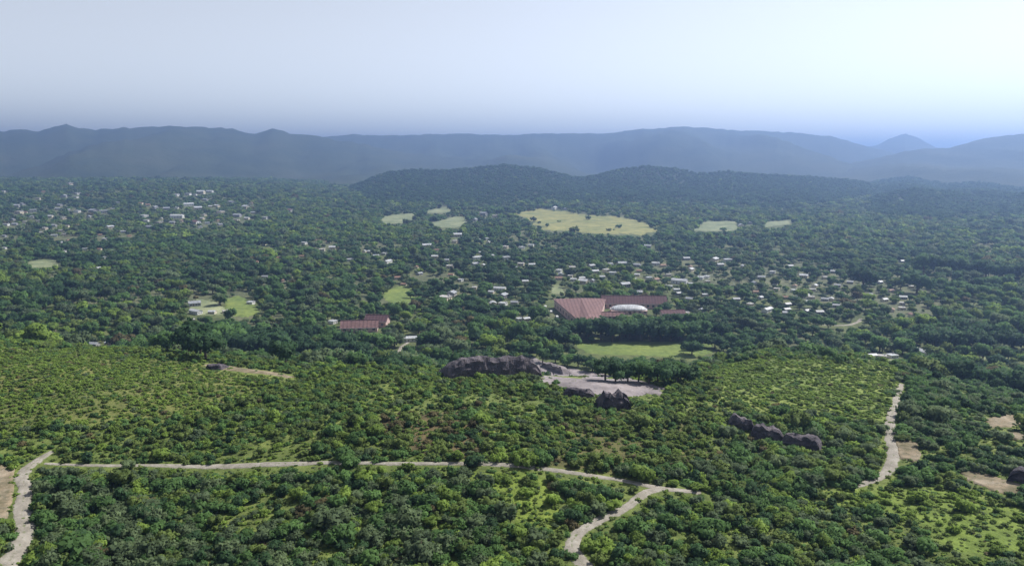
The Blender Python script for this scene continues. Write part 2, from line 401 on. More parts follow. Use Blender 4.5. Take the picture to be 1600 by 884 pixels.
patch('field', [(1335, 557), (1400, 560), (1395, 564), (1335, 562)], M_field_p, .3)
patch('field', [(1535, 557), (1580, 558), (1578, 563), (1540, 563)], M_field_p, .3)
patch('bare_ground', [(836, 556), (858, 566), (900, 575), (945, 584), (1000, 594), (1040, 606), (1024, 617), (975, 620), (930, 615), (890, 606), (848, 596)], M_stone, .25, 20, shrink=.95)
patch('bare_ground', [(1400, 690), (1425, 686), (1438, 706), (1432, 722), (1404, 716)], M_sand, .25)
patch('bare_ground', [(1488, 732), (1530, 736), (1570, 750), (1612, 764), (1614, 776), (1560, 768), (1510, 752)], M_sand, .25)
patch('bare_ground', [(1535, 655), (1580, 645), (1605, 652), (1600, 664), (1550, 668)], M_sand, .25)
patch('bare_ground', [(1575, 676), (1620, 674), (1620, 688), (1585, 686)], M_sand, .25)
patch('bare_ground', [(-40, 735), (15, 725), (24, 745), (12, 800), (-40, 830)], M_sand, .2)
patch('clearing', [(292, 470), (330, 468), (350, 482), (345, 492), (300, 490)], M_field_p, .3)
patch('clearing', [(350, 466), (385, 464), (404, 488), (380, 496), (352, 490)], M_field_g, .3)
patch('clearing', [(40, 408), (85, 405), (90, 416), (45, 418)], M_field_p, .4)
patch('clearing', [(856, 447), (876, 446), (880, 457), (864, 459)], M_field_p, .3)
patch('clearing', [(590, 455), (640, 445), (645, 470), (610, 475)], M_field_g, .3)

# ---------------------------------------------------------------- rock faces of the quarry
def rock(pl, pr, hpx, label, depth, seed, back=1.0, mat=None, segs=54, cat='rock face', rag=1.0):
    a = at(*pl); b = at(*pr); d = proj(*((a + b) / 2))[2]; h = hpx * d / F
    root = None; V = []; Fc = []; L = np.linalg.norm(b - a); dv = (b - a) / L; nb = np.array([-dv[1], dv[0], 0]); nb = nb if nb[1] > 0 else -nb
    prof = [(-.03, -.25), (0, 0), (.01, .22), (.0, .42), (.03, .62), (.02, .82), (.08, .97), (.25, 1.0), (.6, .82), (.9, .4), (1.05, -.2)]
    nb_ = len(prof)
    base = (a + b) / 2
    for i in range(segs + 1):
        s = i / segs; env = (min(1, 7 * s, 7 * (1 - s)) ** .5) * (.92 + .3 * rag * float(fbm(s * 5, 0, 3, seed)))
        for k, (q, zz) in enumerate(prof):
            p = a + (b - a) * s + nb * (q * depth + 1.8 * rag * float(fbm(s * L / 2.0, k * .9, 4, seed + 5)) * min(1, h / 5))
            g = float(H(p[0], p[1])); jag = .3 * rag * h * float(fbm(s * L / 1.6, k * 1.3, 3, seed + 9))
            V.append((p[0], p[1], (g if zz <= 0 else max(g - .3, min(g, a[2] + (b[2] - a[2]) * s) )) + zz * h * max(env, .02) + (jag * env if zz > 0 else 0)))
    for i in range(segs):
        for k in range(nb_ - 1): q = i * nb_ + k; Fc.append((q, q + nb_, q + nb_ + 1, q + 1))
    V = [np.array(v) - base for v in V]
    o = add_obj('rock_face', V, Fc, mat or M_rock); o.location = base; tag(o, label, cat)
    for i in range(7):
        p = a + (b - a) * i / 6 + nb * depth * .5; FOOT.append((p[0] - nb[0] * depth * .35, p[1] - nb[1] * depth * .35, depth * .25))
    x0, x1 = sorted((pl[0], pr[0])); mk_rect(x0 + 10, min(pl[1], pr[1]) - hpx * .7, x1 - 10, (pl[1] + pr[1]) / 2 - hpx * .45, float(d))
    return o
rock((703, 592), (848, 588), 34, 'long dark quarry face at the left end of the bare pit', 12, 301, rag=.45)
rock((938, 640), (986, 640), 30, 'dark jagged boulder outcrop below the pale bare earth of the pit', 6, 302, segs=16, cat='boulder')
rock((880, 618), (930, 622), 14, 'low dark rock lip along the front of the pale pit', 5, 303, segs=16)
rock((1138, 668), (1180, 676), 20, 'upper left rock face of the dark scar in the scrub', 5, 304, segs=22)
rock((1172, 684), (1226, 694), 22, 'middle rock face of the dark scar in the scrub', 6, 314, segs=26)
rock((1218, 694), (1282, 706), 20, 'lower right rock face of the dark scar left of the right track', 6, 324, segs=26)
rock((320, 576), (346, 578), 8, 'small dark rock stub at the left end of the pale ledge', 5, 305, segs=12, cat='boulder')
rock((1572, 752), (1640, 765), 22, 'dark rock bank above the bare strip at the right edge', 6, 306, segs=16)
rock((845, 572), (880, 586), 10, 'pale lilac rock spur beside the long quarry face', 6, 307, mat=M_stone, segs=12)

# ---------------------------------------------------------------- buildings
def bx(V, Fc, x0, x1, y0, y1, z0, z1):
    o = len(V); V += [(x0, y0, z0), (x1, y0, z0), (x1, y1, z0), (x0, y1, z0), (x0, y0, z1), (x1, y0, z1), (x1, y1, z1), (x0, y1, z1)]
    Fc += [tuple(o + q for q in f) for f in ((0, 3, 2, 1), (4, 5, 6, 7), (0, 1, 5, 4), (1, 2, 6, 5), (2, 3, 7, 6), (3, 0, 4, 7))]
def box_part(name, mat, parent, *b):
    V, Fc = [], []; bx(V, Fc, *b); return add_obj(name, V, Fc, mat, parent)
def empty(name, loc=(0, 0, 0), rz=0):
    o = bpy.data.objects.new(name, None); COL.objects.link(o); o.location = loc; o.rotation_euler = (0, 0, rz); o.empty_display_size = 1; return o
def gable_walls(w, d, h, rise):
    V = [(-w/2, -d/2, -2), (w/2, -d/2, -2), (w/2, d/2, -2), (-w/2, d/2, -2), (-w/2, -d/2, h), (w/2, -d/2, h), (w/2, d/2, h), (-w/2, d/2, h), (-w/2, 0, h + rise), (w/2, 0, h + rise)]
    return V, [(0, 1, 5, 4), (2, 3, 7, 6), (1, 2, 6, 9, 5), (3, 0, 4, 8, 7), (0, 3, 2, 1)]
def gable_roof(w, d, h, rise, ov=.45, th=.18):
    V = []; Fc = []; k = rise / (d / 2); zl = h - ov * k
    for s in (-1, 1):
        o = len(V)
        for x in (-w/2 - ov, w/2 + ov):
            V += [(x, s * (d/2 + ov), zl + .02), (x, 0, h + rise + .02), (x, 0, h + rise + .02 + th), (x, s * (d/2 + ov), zl + .02 + th)]
        Fc += [tuple(o + q for q in f) for f in ((0, 1, 2, 3), (7, 6, 5, 4), (0, 4, 5, 1), (3, 2, 6, 7), (0, 3, 7, 4))]
    return V, Fc
def openings(root, w, d, h, doorx, winx, back=True):
    dr = box_part('door', M_door, root, doorx - .5, doorx + .5, -d/2 - .06, -d/2 + .1, 0, 2.1)
    wins = []
    for x in winx: wins.append(box_part('window', M_glass, root, x - .7, x + .7, -d/2 - .05, -d/2 + .1, 1.0, 2.1))
    for y in (-d * .2, d * .2): box_part('window', M_glass, root, w/2 - .1, w/2 + .05, y - .6, y + .6, 1.0, 2.1)
def house_proto(kind):
    root = empty('house')
    w, d, h, rise = {'wm': (9, 7, 3, 1.3), 'gm': (10, 7, 3, 1.5), 'rm': (9, 7, 2.8, 1.4), 'wf': (9, 8, 3.3, 0), 'cf': (8, 7, 3.2, 0), 'tr': (10, 8, 3, 2.0), 'lg': (18, 8, 3.6, 1.5)}[kind]
    wm, rm = {'wm': (M_cream, M_zinc), 'gm': (M_greyw, M_zincg), 'rm': (M_cream, M_rust), 'wf': (M_white, M_zinc), 'cf': (M_cream, M_conc), 'tr': (M_white, M_tile), 'lg': (M_white, M_zinc)}[kind]
    if rise:
        add_obj('wall', *gable_walls(w, d, h, rise), wm, root); add_obj('roof', *gable_roof(w, d, h, rise), rm, root)
    else:
        box_part('wall', wm, root, -w/2, w/2, -d/2, d/2, -2, h)
        V, Fc = [], []; bx(V, Fc, -w/2 - .35, w/2 + .35, -d/2 - .35, d/2 + .35, h, h + .22)
        add_obj('roof', V, Fc, rm, root)
        pr = []; 
        box_part('water_tank', M_greyw, root, w/2 - 2.2, w/2 - 1, d/2 - 2.2, d/2 - 1, h + .22, h + 1.3)
    openings(root, w, d, h, -w * .12, (-w * .33, w * .12, w * .34))
    return root, w
def copy_tree(o, parent=None):
    c = o.copy(); COL.objects.link(c)
    if parent is not None: c.parent = parent
    for ch in list(o.children): copy_tree(ch, c)
    return c
PROTO = {}
NAMEK = {'wm': 'small pale house with white metal gable roof', 'gm': 'grey block house with dull metal roof', 'wf': 'flat white house with bright roof',
         'cf': 'cream house with flat concrete roof', 'tr': 'white house with terracotta tiled roof', 'lg': 'long white building with pale metal roof'}
SHORT = {'wm': 'pale gabled house', 'gm': 'grey gabled house', 'wf': 'flat white house', 'cf': 'flat cream house', 'tr': 'tiled house', 'lg': 'long white building'}
NAMEK['rm'] = 'rusty roofed block house'
HS = [  # column, row of the base, width in photo pixels, kind, where
 (109, 289, 9, 'cf', 'highest on the left slope at the foot of the mountains'), (121, 304, 9, 'wf', 'just below the highest house on the left slope'),
 (100, 309, 12, 'gm', 'left of the bright house high on the left slope'), (25, 324, 12, 'gm', 'near the left edge at the top of the far village'),
 (30, 334, 11, 'cf', 'below the grey house at the left edge'), (52, 331, 11, 'wf', 'bright among trees near the left edge of the far village'),
 (79, 340, 9, 'wm', 'alone in trees right of the bright house near the left edge'), (121, 332, 9, 'wf', 'left of the pair of joined houses on the left'),
 (146, 332, 14, 'gm', 'left one of the two joined houses on the left slope'), (162, 333, 13, 'wf', 'right one of the two joined houses on the left slope'),
 (172, 357, 11, 'wm', 'below the two joined houses on the left'), (164, 375, 8, 'wf', 'lowest tall house of the left far village'),
 (85, 370, 10, 'wf', 'lower left of the left far village'), (70, 359, 9, 'cf', 'left of the lower left white house'), (84, 354, 9, 'gm', 'above the lower left white house'),
 (294, 305, 9, 'wf', 'at the top left of the hillside village'), (314, 303, 13, 'wm', 'along the top of the hillside village'),
 (328, 301, 13, 'lg', 'topmost at the right of the hillside village'), (321, 314, 9, 'gm', 'under the top row of the hillside village'),
 (294, 322, 18, 'lg', 'slanting across the middle of the hillside village'), (309, 328, 13, 'wm', 'right of the slanting building in the hillside village'),
 (225, 340, 12, 'wf', 'leftmost of the hillside village, in a small clearing'), (277, 341, 22, 'lg', 'at the front centre of the hillside village'),
 (324, 350, 8, 'wf', 'tall at the front right of the hillside village'), (306, 350, 14, 'tr', 'beside the tall white house of the hillside village'),
 (234, 357, 12, 'gm', 'below the leftmost house of the hillside village'), (385, 326, 13, 'wm', 'on the right shoulder of the hillside village'),
 (371, 339, 13, 'gm', 'on the grassy slope right of the hillside village'), (362, 318, 11, 'gm', 'above the grassy slope right of the hillside village'),
 (345, 334, 11, 'cf', 'between the hillside village and the grassy slope'), (260, 328, 11, 'gm', 'between the leftmost and slanting houses'),
 (250, 350, 10, 'cf', 'front left of the hillside village'), (415, 342, 9, 'wf', 'alone right of the hillside village'), (454, 331, 11, 'tr', 'alone left of the dark ridge'),
 (760, 375, 9, 'wf', 'below the pale fields left of the large field'), (715, 370, 14, 'wm', 'under the nearer pale field'),
 (742, 345, 10, 'gm', 'right of the pale fields'), (756, 336, 12, 'gm', 'above and right of the pale fields'), (774, 340, 10, 'cf', 'close left of the large yellow field'),
 (866, 327, 16, 'lg', 'on the far edge of the large yellow field'), (884, 328, 8, 'gm', 'small shed at the far edge of the large yellow field'),
 (1158, 354, 10, 'wm', 'between the two pale fields on the right'), (1172, 350, 9, 'gm', 'next to the right pale field'),
 (162, 404, 8, 'wf', 'tall in the woods at left'), (154, 421, 9, 'wm', 'under the tall house in the woods at left'),
 (304, 478, 20, 'gm', 'at the back of the left clearing'), (306, 490, 24, 'lg', 'along the left clearing'), (299, 503, 9, 'cf', 'below the long building of the left clearing'),
 (392, 475, 8, 'wf', 'at the right of the grassy clearing'), (332, 490, 9, 'wm', 'between the left and the grassy clearings'), (353, 489, 11, 'cf', 'at the left edge of the grassy clearing'),
 (379, 513, 8, 'wf', 'shining below the grassy clearing'), (172, 539, 14, 'wm', 'behind the brow of the olive hill'), (147, 541, 9, 'gm', 'left of the white house behind the olive hill'),
 (519, 389, 11, 'wm', 'alone in the woods left of the town'), (547, 408, 11, 'wf', 'at the left end of the town'), (601, 398, 9, 'wf', 'at the back of the first cluster of the town'),
 (606, 411, 18, 'lg', 'at the front of the first cluster of the town'), (587, 402, 11, 'gm', 'at the left of the first cluster of the town'),
 (667, 387, 15, 'wm', 'behind the middle of the town'), (687, 410, 12, 'wm', 'over the second cluster of the town'), (666, 418, 12, 'gm', 'left in the second cluster of the town'),
 (703, 419, 12, 'cf', 'right in the second cluster of the town'), (745, 405, 18, 'lg', 'on the north side of the middle of the town'), (742, 415, 13, 'gm', 'below the long building in the middle of the town'),
 (791, 405, 12, 'wf', 'right of the long building in the middle of the town'), (781, 454, 22, 'lg', 'behind two rows of roofs left of the red roofs'),
 (786, 465, 18, 'gm', 'in the second row left of the red roofs'), (786, 477, 13, 'wf', 'at the right of the third row left of the red roofs'), (770, 477, 15, 'wm', 'at the left of the third row left of the red roofs'),
 (706, 462, 19, 'gm', 'in the trees south of the town'), (695, 470, 20, 'cf', 'below the grey house south of the town'), (520, 505, 10, 'wf', 'left of the small red roofed group'),
 (814, 415, 11, 'cf', 'west of the small blue roofs'), (831, 416, 11, 'wm', 'next to the cream house west of the centre'), (812, 501, 12, 'wf', 'left of the pair by the small green'),
 (822, 501, 11, 'wm', 'right of the pair by the small green'), (804, 475, 12, 'gm', 'left of the row of white cars'), (924, 418, 13, 'gm', 'over the middle of the town centre'),
 (957, 429, 12, 'wf', 'shining over the red roofs'), (972, 415, 16, 'gm', 'behind the shining house of the centre'), (912, 443, 17, 'wm', 'right behind the red trapezoid roof'),
 (896, 439, 11, 'wf', 'left behind the red trapezoid roof'), (876, 431, 12, 'gm', 'north west of the red trapezoid roof'), (940, 435, 11, 'gm', 'between the bright roofs of the centre'),
 (1014, 436, 8, 'wf', 'small, north of the red wing'), (1062, 443, 28, 'lg', 'largest white one north of the red wing'), (976, 448, 18, 'gm', 'directly behind the red wing'),
 (996, 460, 16, 'gm', 'against the back of the red wing'), (1102, 463, 9, 'wf', 'at the right end of the red wing'), (1116, 408, 14, 'wm', 'left of the three on the green rise'),
 (1137, 409, 13, 'wf', 'middle of the three on the green rise'), (1125, 416, 12, 'gm', 'below the three on the green rise'), (1164, 419, 18, 'lg', 'right of the three on the green rise'),
 (1012, 387, 12, 'gm', 'alone in the woods behind the town'), (1107, 520, 12, 'wm', 'at the right end of the dark tree row'), (1199, 487, 15, 'lg', 'in the middle of the east quarter'),
 (1071, 492, 12, 'cf', 'right of the white vaulted hall'), (1045, 450, 11, 'gm', 'left of the largest white one'), (1078, 470, 14, 'gm', 'on the north of the red wing end'),
 (1207, 427, 10, 'wf', 'at the top of the east quarter'), (1211, 444, 20, 'lg', 'wide, upper part of the east quarter'), (1190, 436, 13, 'gm', 'left at the top of the east quarter'),
 (1256, 434, 14, 'wm', 'upper right of the east quarter'), (1241, 456, 8, 'wf', 'small and tall in the east quarter'), (1254, 465, 16, 'lg', 'right in the east quarter'),
 (1289, 470, 12, 'gm', 'at the east end of the quarter'), (1307, 480, 10, 'gm', 'last toward the woods in the east'), (1347, 474, 10, 'wf', 'alone under the two dark round trees'),
 (1411, 467, 13, 'gm', 'under the right dark round tree'), (1409, 484, 11, 'cf', 'below the grey house under the right round tree'), (1410, 410, 9, 'gm', 'high in the eastern woods'),
 (1584, 446, 7, 'wf', 'near the right edge in the woods'), (1362, 559, 13, 'wm', 'left of three at the right foot of the hill'), (1378, 560, 14, 'cf', 'middle of three at the right foot of the hill'),
 (1394, 559, 13, 'wf', 'right of three at the right foot of the hill'), (1442, 554, 19, 'lg', 'brightest one at the right foot of the hill'),
 (1230, 478, 12, 'gm', 'between the long ones of the east quarter'), (1150, 470, 12, 'gm', 'west in the east quarter'), (1172, 478, 11, 'cf', 'beside the long one of the east quarter'),
 (1096, 487, 11, 'gm', 'between the red wing and the east quarter'), (585, 568, 9, 'cf', 'hidden in trees below the small red group'), (641, 533, 13, 'lg', 'at the top of the short pale footpath'),
]
def extra(poly, n, lo, hi, kinds, where):
    x0, x1 = min(p[0] for p in poly), max(p[0] for p in poly); y0, y1 = min(p[1] for p in poly), max(p[1] for p in poly); k = 0; tries = 0
    while k < n and tries < 3000:
        tries += 1
        px, py = random.uniform(x0, x1), random.uniform(y0, y1)
        if not bool(inpoly(np.array([px]), np.array([py]), poly)[0]) or any(abs(px - h[0]) < 9 and abs(py - h[1]) < 5 for h in HS): continue
        HS.append((px, py, random.uniform(lo, hi), random.choice(kinds), where)); k += 1
extra([(865, 408), (1100, 405), (1110, 470), (955, 455), (870, 440)], 30, 8, 13, ['gm', 'rm', 'gm', 'cf', 'wm', 'wf'], '#in the crowded centre of the town')
extra([(1120, 405), (1260, 415), (1430, 450), (1430, 496), (1180, 492)], 30, 8, 12, ['gm', 'rm', 'cf', 'wm', 'gm'], '#in the east quarter')
extra([(560, 380), (840, 375), (840, 450), (690, 470), (560, 420)], 26, 7, 12, ['gm', 'rm', 'cf', 'wm', 'wf'], '#among the trees of the west quarter')
extra([(0, 300), (190, 295), (215, 400), (0, 395)], 34, 6, 9, ['gm', 'cf', 'wf', 'rm'], '#in the far village on the left slope')
extra([(330, 375), (560, 370), (560, 440), (400, 450)], 12, 6, 10, ['gm', 'rm', 'cf', 'wf'], '#in the woods left of the town')
extra([(215, 320), (290, 300), (400, 318), (400, 352), (220, 362)], 22, 6, 10, ['gm', 'cf', 'wf', 'rm', 'wm'], '#in the far hillside village')
for px, py, wpx, kd, where in HS:
    g = at(px, py); d = float(proj(*g)[2]); rz = random.choice((0, 0, 1.3)) + random.uniform(-.6, .6)
    if kd not in PROTO: root, w0 = house_proto(kd); PROTO[kd] = (root, w0)
    else: root = copy_tree(PROTO[kd][0]); w0 = PROTO[kd][1]
    wpx *= .86; sc = wpx * d / F / w0; sc = min(max(sc, .55), 2.0)
    root.location = (g[0], g[1], g[2] + .2); root.rotation_euler = (0, 0, rz); root.scale = (sc, sc, sc * (1.0 if kd != 'lg' else 1.1))
    if where[0] == '#': tag(root, NAMEK[kd] + ' ' + where[1:], 'house', NAMEK[kd] + 's ' + where[1:])
    else: tag(root, ' '.join(((SHORT[kd] if len((NAMEK[kd] + ' ' + where).split()) > 16 else NAMEK[kd]) + ' ' + where).split()), 'house', 'houses among the trees of the valley')
    FOOT.append((g[0], g[1], w0 * sc * .62)); hp = 4.2 * sc * F / d
    mk_rect(px - wpx * .42, py - hp * 1.05, px + wpx * .42, py - hp * (.55 if where[0] == '#' else .12 if py > 500 else .55), d)

# the big red roofed complex
def wedge_building():
    zE = 6.0; pts = [(866, 468), (946, 467), (934, 501), (906, 502)]
    G = []
    for p in pts:
        r = ray(*p); gz_ = float(at(*p)[2]); t = (gz_ + zE - CZ) / r[2]; G.append(np.array([r[0] * t, r[1] * t, 0]))
    c = sum(G) / 4; gz_ = float(H(c[0], c[1])); root = empty('school_building', (c[0], c[1], gz_))
    L = [g - c for g in G]
    V = [(l[0], l[1], z) for z in (-3, zE) for l in L]
    add_obj('wall', V, [(0, 1, 5, 4), (1, 2, 6, 5), (2, 3, 7, 6), (3, 0, 4, 7)], M_pink, root)
    E = [l * 1.04 for l in L]; ra = (L[0] + L[1]) / 2 * .82; rb = (L[2] + L[3]) / 2 * .86; rise = 2.4
    V = [(e[0], e[1], zE + .03) for e in E] + [(ra[0], ra[1], zE + rise), (rb[0], rb[1], zE + rise)] + [(e[0], e[1], zE + .3) for e in E]
    add_obj('roof', V, [(6, 7, 4), (7, 8, 5, 4), (8, 9, 5), (9, 6, 4, 5), (0, 1, 7, 6), (1, 2, 8, 7), (2, 3, 9, 8), (3, 0, 6, 9), (3, 2, 1, 0)], M_tile, root)
    for k in range(9):                                        # windows down the long left wall
        t = (k + .5) / 9; p = L[0] * (1 - t) + L[3] * t; q = (L[3] - L[0]) / np.linalg.norm(L[3] - L[0]); n = np.array([q[1], -q[0], 0])
        n = n if np.dot(n, p) > 0 else -n
        V = []
        for s in (-1.2, 1.2):
            for z in (1.5, 3.6):
                for o in (-.1, .06): V.append(p + q * s + n * o + np.array([0, 0, z]))
        add_obj('window', V, [(1, 3, 7, 5), (0, 4, 6, 2), (0, 1, 5, 4), (2, 6, 7, 3), (0, 2, 3, 1), (4, 5, 7, 6)], M_glass, root)
    tag(root, 'large building with pinkish tiled trapezoid roof in the town centre', 'building')
    for t in np.linspace(0, 1, 9):
        p = (G[0] + G[1]) / 2 * (1 - t) + (G[2] + G[3]) / 2 * t; FOOT.append((p[0], p[1], 24 * (1 - t) + 10 * t))
    mk_poly([(846, 472), (866, 457), (950, 456), (940, 504), (900, 514), (880, 512)], float(proj(G[2][0], G[2][1], 0)[2]))
    return root
wedge_building()
def long_building(name, px, py, wpx, d, h, rise, wm, rm, label, rz=0, nwin=8, hpx=None, vault=False, cat='building'):
    g = at(px, py); dist = float(proj(*g)[2]); w = wpx * dist / F
    root = empty(name, (g[0], g[1] + d / 2, g[2]), rz)
    if vault:
        n = 14; V = []; Fc = []
        box_part('wall', wm, root, -w/2, w/2, -d/2, d/2, -2, h)
        for k in range(n + 1):
            a = math.pi * k / n
            for m_ in range(13):
                t = m_ / 6 - 1; tp = max(0, 1 - abs(t) ** 2.6) ** .6
                V.append((t * (w/2 + .6), -math.cos(a) * (d/2 + .6) * (.35 + .65 * tp), h + .05 + math.sin(a) * rise * tp))
        for k in range(n):
            for m_ in range(12): q = k * 13 + m_; Fc.append((q, q + 1, q + 14, q + 13))
        add_obj('roof', V, Fc, rm, root)
    else:
        add_obj('wall', *gable_walls(w, d, h, rise), wm, root); rf = add_obj('roof', *gable_roof(w, d, h, rise, .7, .25), rm, root)
        box_part('ridge_cap', M_tiled if rm is M_tile else M_tile, rf, -w/2 - .7, w/2 + .7, -.3, .3, h + rise + .1, h + rise + .42)
        box_part('gutter', M_greyw, rf, -w/2 - .7, w/2 + .7, -d/2 - .95, -d/2 - .74, h - .7 * rise / (d / 2) - .05, h - .7 * rise / (d / 2) + .16)
    for k in range(nwin):
        x = -w/2 + w * (k + .5) / nwin
        box_part('window', M_glass, root, x - .9, x + .9, -d/2 - .06, -d/2 + .1, 1.2, min(2.8, h - .5))
    box_part('door', M_door, root, w * .02 - .8, w * .02 + .8, -d/2 - .09, -d/2 + .1, -.1, 2.3)
    tag(root, label, cat)
    for t in np.linspace(-.5, .5, 9): FOOT.append((g[0] + t * w, g[1] + d / 2, d * .55 + 1))
    hp = hpx or (h + rise + 2) * F / dist
    mk_rect(px - wpx * .52, py - hp, px + wpx * .52, py - 2, dist)
    return root
long_building('school_wing', 992, 482, 100, 14, 4, 4.5, M_pink, M_tiled, 'long dark red roofed wing stretching right behind the vaulted hall', R(-3), 12)
long_building('sports_hall', 984, 491, 56, 13, 2.6, 3.2, M_pink, M_zinc, 'hall with gleaming white vaulted roof in the town centre', R(-2), 7, vault=True, cat='hall')
long_building('annex', 1052, 497, 36, 8, 3.5, 1.6, M_cream, M_tiled, 'low cream annex right of the vaulted hall', R(4), 5)
long_building('annex', 958, 500, 34, 8, 3.0, 1.8, M_pink, M_tile, 'low pink annex between trapezoid roof and vaulted hall', R(-4), 4)
long_building('house', 560, 519, 56, 11, 3.2, 3.6, M_pink, M_tile, 'house with broad pinkish tiled roof in the trees', R(6), 5, cat='house')
long_building('house', 588, 511, 34, 10, 4.2, 3.2, M_pink, M_tiled, 'dark red roofed house behind the broad pinkish roof', R(-8), 3, cat='house')

# white cars along the drive at the trapezoid roof
def car_proto():
    root = empty('parked_car')
    V = []; Fc = []; prof = [(-2.1, .35), (2.1, .35), (2.15, .8), (1.2, .95), (.5, 1.45), (-1.4, 1.5), (-2.05, .95)]; n = len(prof)
    for y in (-.85, .85): V += [(x, y * (1 if z < 1 else .85), z) for x, z in prof]
    Fc = [tuple(range(n)), tuple(range(2 * n - 1, n - 1, -1))] + [(k, n + k, n + (k + 1) % n, (k + 1) % n) for k in range(n)]
    add_obj('body', V, Fc, M_white, root)
    add_obj('windscreen', [(1.17, -.7, 1.0), (1.17, .7, 1.0), (.56, .62, 1.42), (.56, -.62, 1.42), (1.12, -.7, .98), (1.12, .7, .98), (.5, .62, 1.40), (.5, -.62, 1.40)],
            [(0, 1, 2, 3), (7, 6, 5, 4), (0, 4, 5, 1), (1, 5, 6, 2), (2, 6, 7, 3), (3, 7, 4, 0)], M_glass, root)
    for sx in (-1.3, 1.3):
        for sy in (-.8, .8):
            V = []; 
            for y in (sy - .1, sy + .1): V += [(sx + .33 * math.cos(a * math.pi / 5), y, .33 + .33 * math.sin(a * math.pi / 5)) for a in range(10)]
            Fc = [tuple(range(10)), tuple(range(19, 9, -1))] + [(k, 10 + k, 10 + (k + 1) % 10, (k + 1) % 10) for k in range(10)]
            add_obj('wheel', V, Fc, M_rub, root)
    return root
cp0 = None
for i, (px, py, w) in enumerate(((852, 480, 'rearmost white car of the row beside the trapezoid roof'), (861, 488, 'second white car from the back beside the trapezoid roof'),
                                 (870, 496, 'third white car from the back beside the trapezoid roof'), (890, 512, 'white car nearest the viewer beside the trapezoid roof'))):
    g = at(px, py)
    if cp0 is None: cp0 = o = car_proto()
    else: o = copy_tree(cp0)
    o.location = g + np.array([0, 0, .05]); o.rotation_euler = (0, 0, R(78 + 12 * i)); tag(o, w, 'car', 'white cars parked beside the trapezoid roof')
    FOOT.append((g[0], g[1], 4)); d = float(proj(*g)[2]); mk_rect(px - 7, py - 6, px + 7, py + 1, d)

# ---------------------------------------------------------------- plants
def rv(): 
    v = RNG.normal(size=3); return v / np.linalg.norm(v)
def ico(sub):
    bm = bmesh.new(); bmesh.ops.create_icosphere(bm, subdivisions=sub, radius=1); V = np.array([v.co[:] for v in bm.verts]); Fc = [tuple(v.index for v in f.verts) for f in bm.faces]; bm.free(); return V, Fc
ICO1, ICO2 = ico(1), ico(2)
def crown_geo(nl, nleaf, leaf, hgt, base, core=True, spread=.62):
    """crown of radius about 1: lobes of many small leaf sprays around darker cores"""
    lobes = [(np.array([0, 0, base + hgt * .5]), .55)]
    for i in range(nl):
        a = 2 * math.pi * (i + RNG.random() * .7) / nl; q = spread * (.5 + .85 * RNG.random())
        lobes.append((np.array([math.cos(a) * q, math.sin(a) * q, base + hgt * (.25 + .6 * RNG.random())]), RNG.uniform(.22, .46)))
    V = []; Fc = []; NN = []
    if core:
        for c, r in lobes:
            o = len(V); v0, f0 = ICO1
            for v in v0: V.append(c + v * np.array([1, 1, .85]) * r * (.72 + .2 * RNG.random())); NN.append(v)
            Fc += [tuple(o + q for q in f) for f in f0]
    wts = np.array([r * r for c, r in lobes]); wts /= wts.sum()
    for k in range(nleaf):
        c, r = lobes[RNG.choice(len(lobes), p=wts)]
        d = rv(); d[2] = d[2] * .9 + .18; d /= np.linalg.norm(d)
        p = c + d * np.array([1, 1, .9]) * r * (.82 + .34 * RNG.random())
        n = d * .8 + rv() * .75; n /= np.linalg.norm(n); t = np.cross(n, rv()); t /= np.linalg.norm(t) + 1e-9; b = np.cross(n, t)
        s = leaf * (.55 + .9 * RNG.random()); o = len(V)
        V += [p - t * s, p + b * s * .62 + n * s * .2, p + t * s, p - b * s * .62 + n * s * .2]
        Fc.append((o + 3, o + 2, o + 1, o)); q = d * .75 + n * .25 + np.array([0, 0, .35]); q /= np.linalg.norm(q); NN += [q] * 4
    return V, Fc, NN
def trunk_geo(h, r, limbs=3, lean=.06):
    V = []; Fc = []
    def tube(a, b, ra, rb, n=6):
        o = len(V); d = (b - a) / np.linalg.norm(b - a); t = np.cross(d, [0.3, 1, .1]); t /= np.linalg.norm(t); s = np.cross(d, t)
        for p, q in ((a, ra), (a * .5 + b * .5 + rv() * ra * .3, (ra + rb) / 2), (b, rb)):
            V.extend(p + (t * math.cos(2 * math.pi * k / n) + s * math.sin(2 * math.pi * k / n)) * q for k in range(n))
        for j in range(2):
            Fc.extend((o + j * n + k, o + j * n + (k + 1) % n, o + (j + 1) * n + (k + 1) % n, o + (j + 1) * n + k) for k in range(n))
    top = np.array([lean * RNG.normal(), lean * RNG.normal(), h]); tube(np.array([0, 0, -.25]), top, r, r * .6)
    for i in range(limbs):
        a = 2 * math.pi * (i + RNG.random() * .5) / limbs
        tube(top * .9, top + np.array([math.cos(a) * .42, math.sin(a) * .42, .35 + .2 * RNG.random()]), r * .5, r * .2, 5)
    return V, Fc
def mesh(name, V, Fc, NN=None, mat=None):
    m = bpy.data.meshes.new(name); m.from_pydata([tuple(map(float, v)) for v in V], [], Fc); m.update(); m.materials.append(mat)
    if NN: m.shade_smooth(); m.normals_split_custom_set_from_vertices([tuple(map(float, q)) for q in NN])
    return m
KIND_SH = ['dark', 'mid', 'olive', 'grey', 'lime', 'dry']
SHR = {}; TRE = {}; LOW = {}
stem_m = [mesh('stem', *trunk_geo(.35, .07, 4), None, BARK) for _ in range(2)]
trunk_m = [mesh('trunk', *trunk_geo(.75, .085, 4), None, BARK) for _ in range(2)]
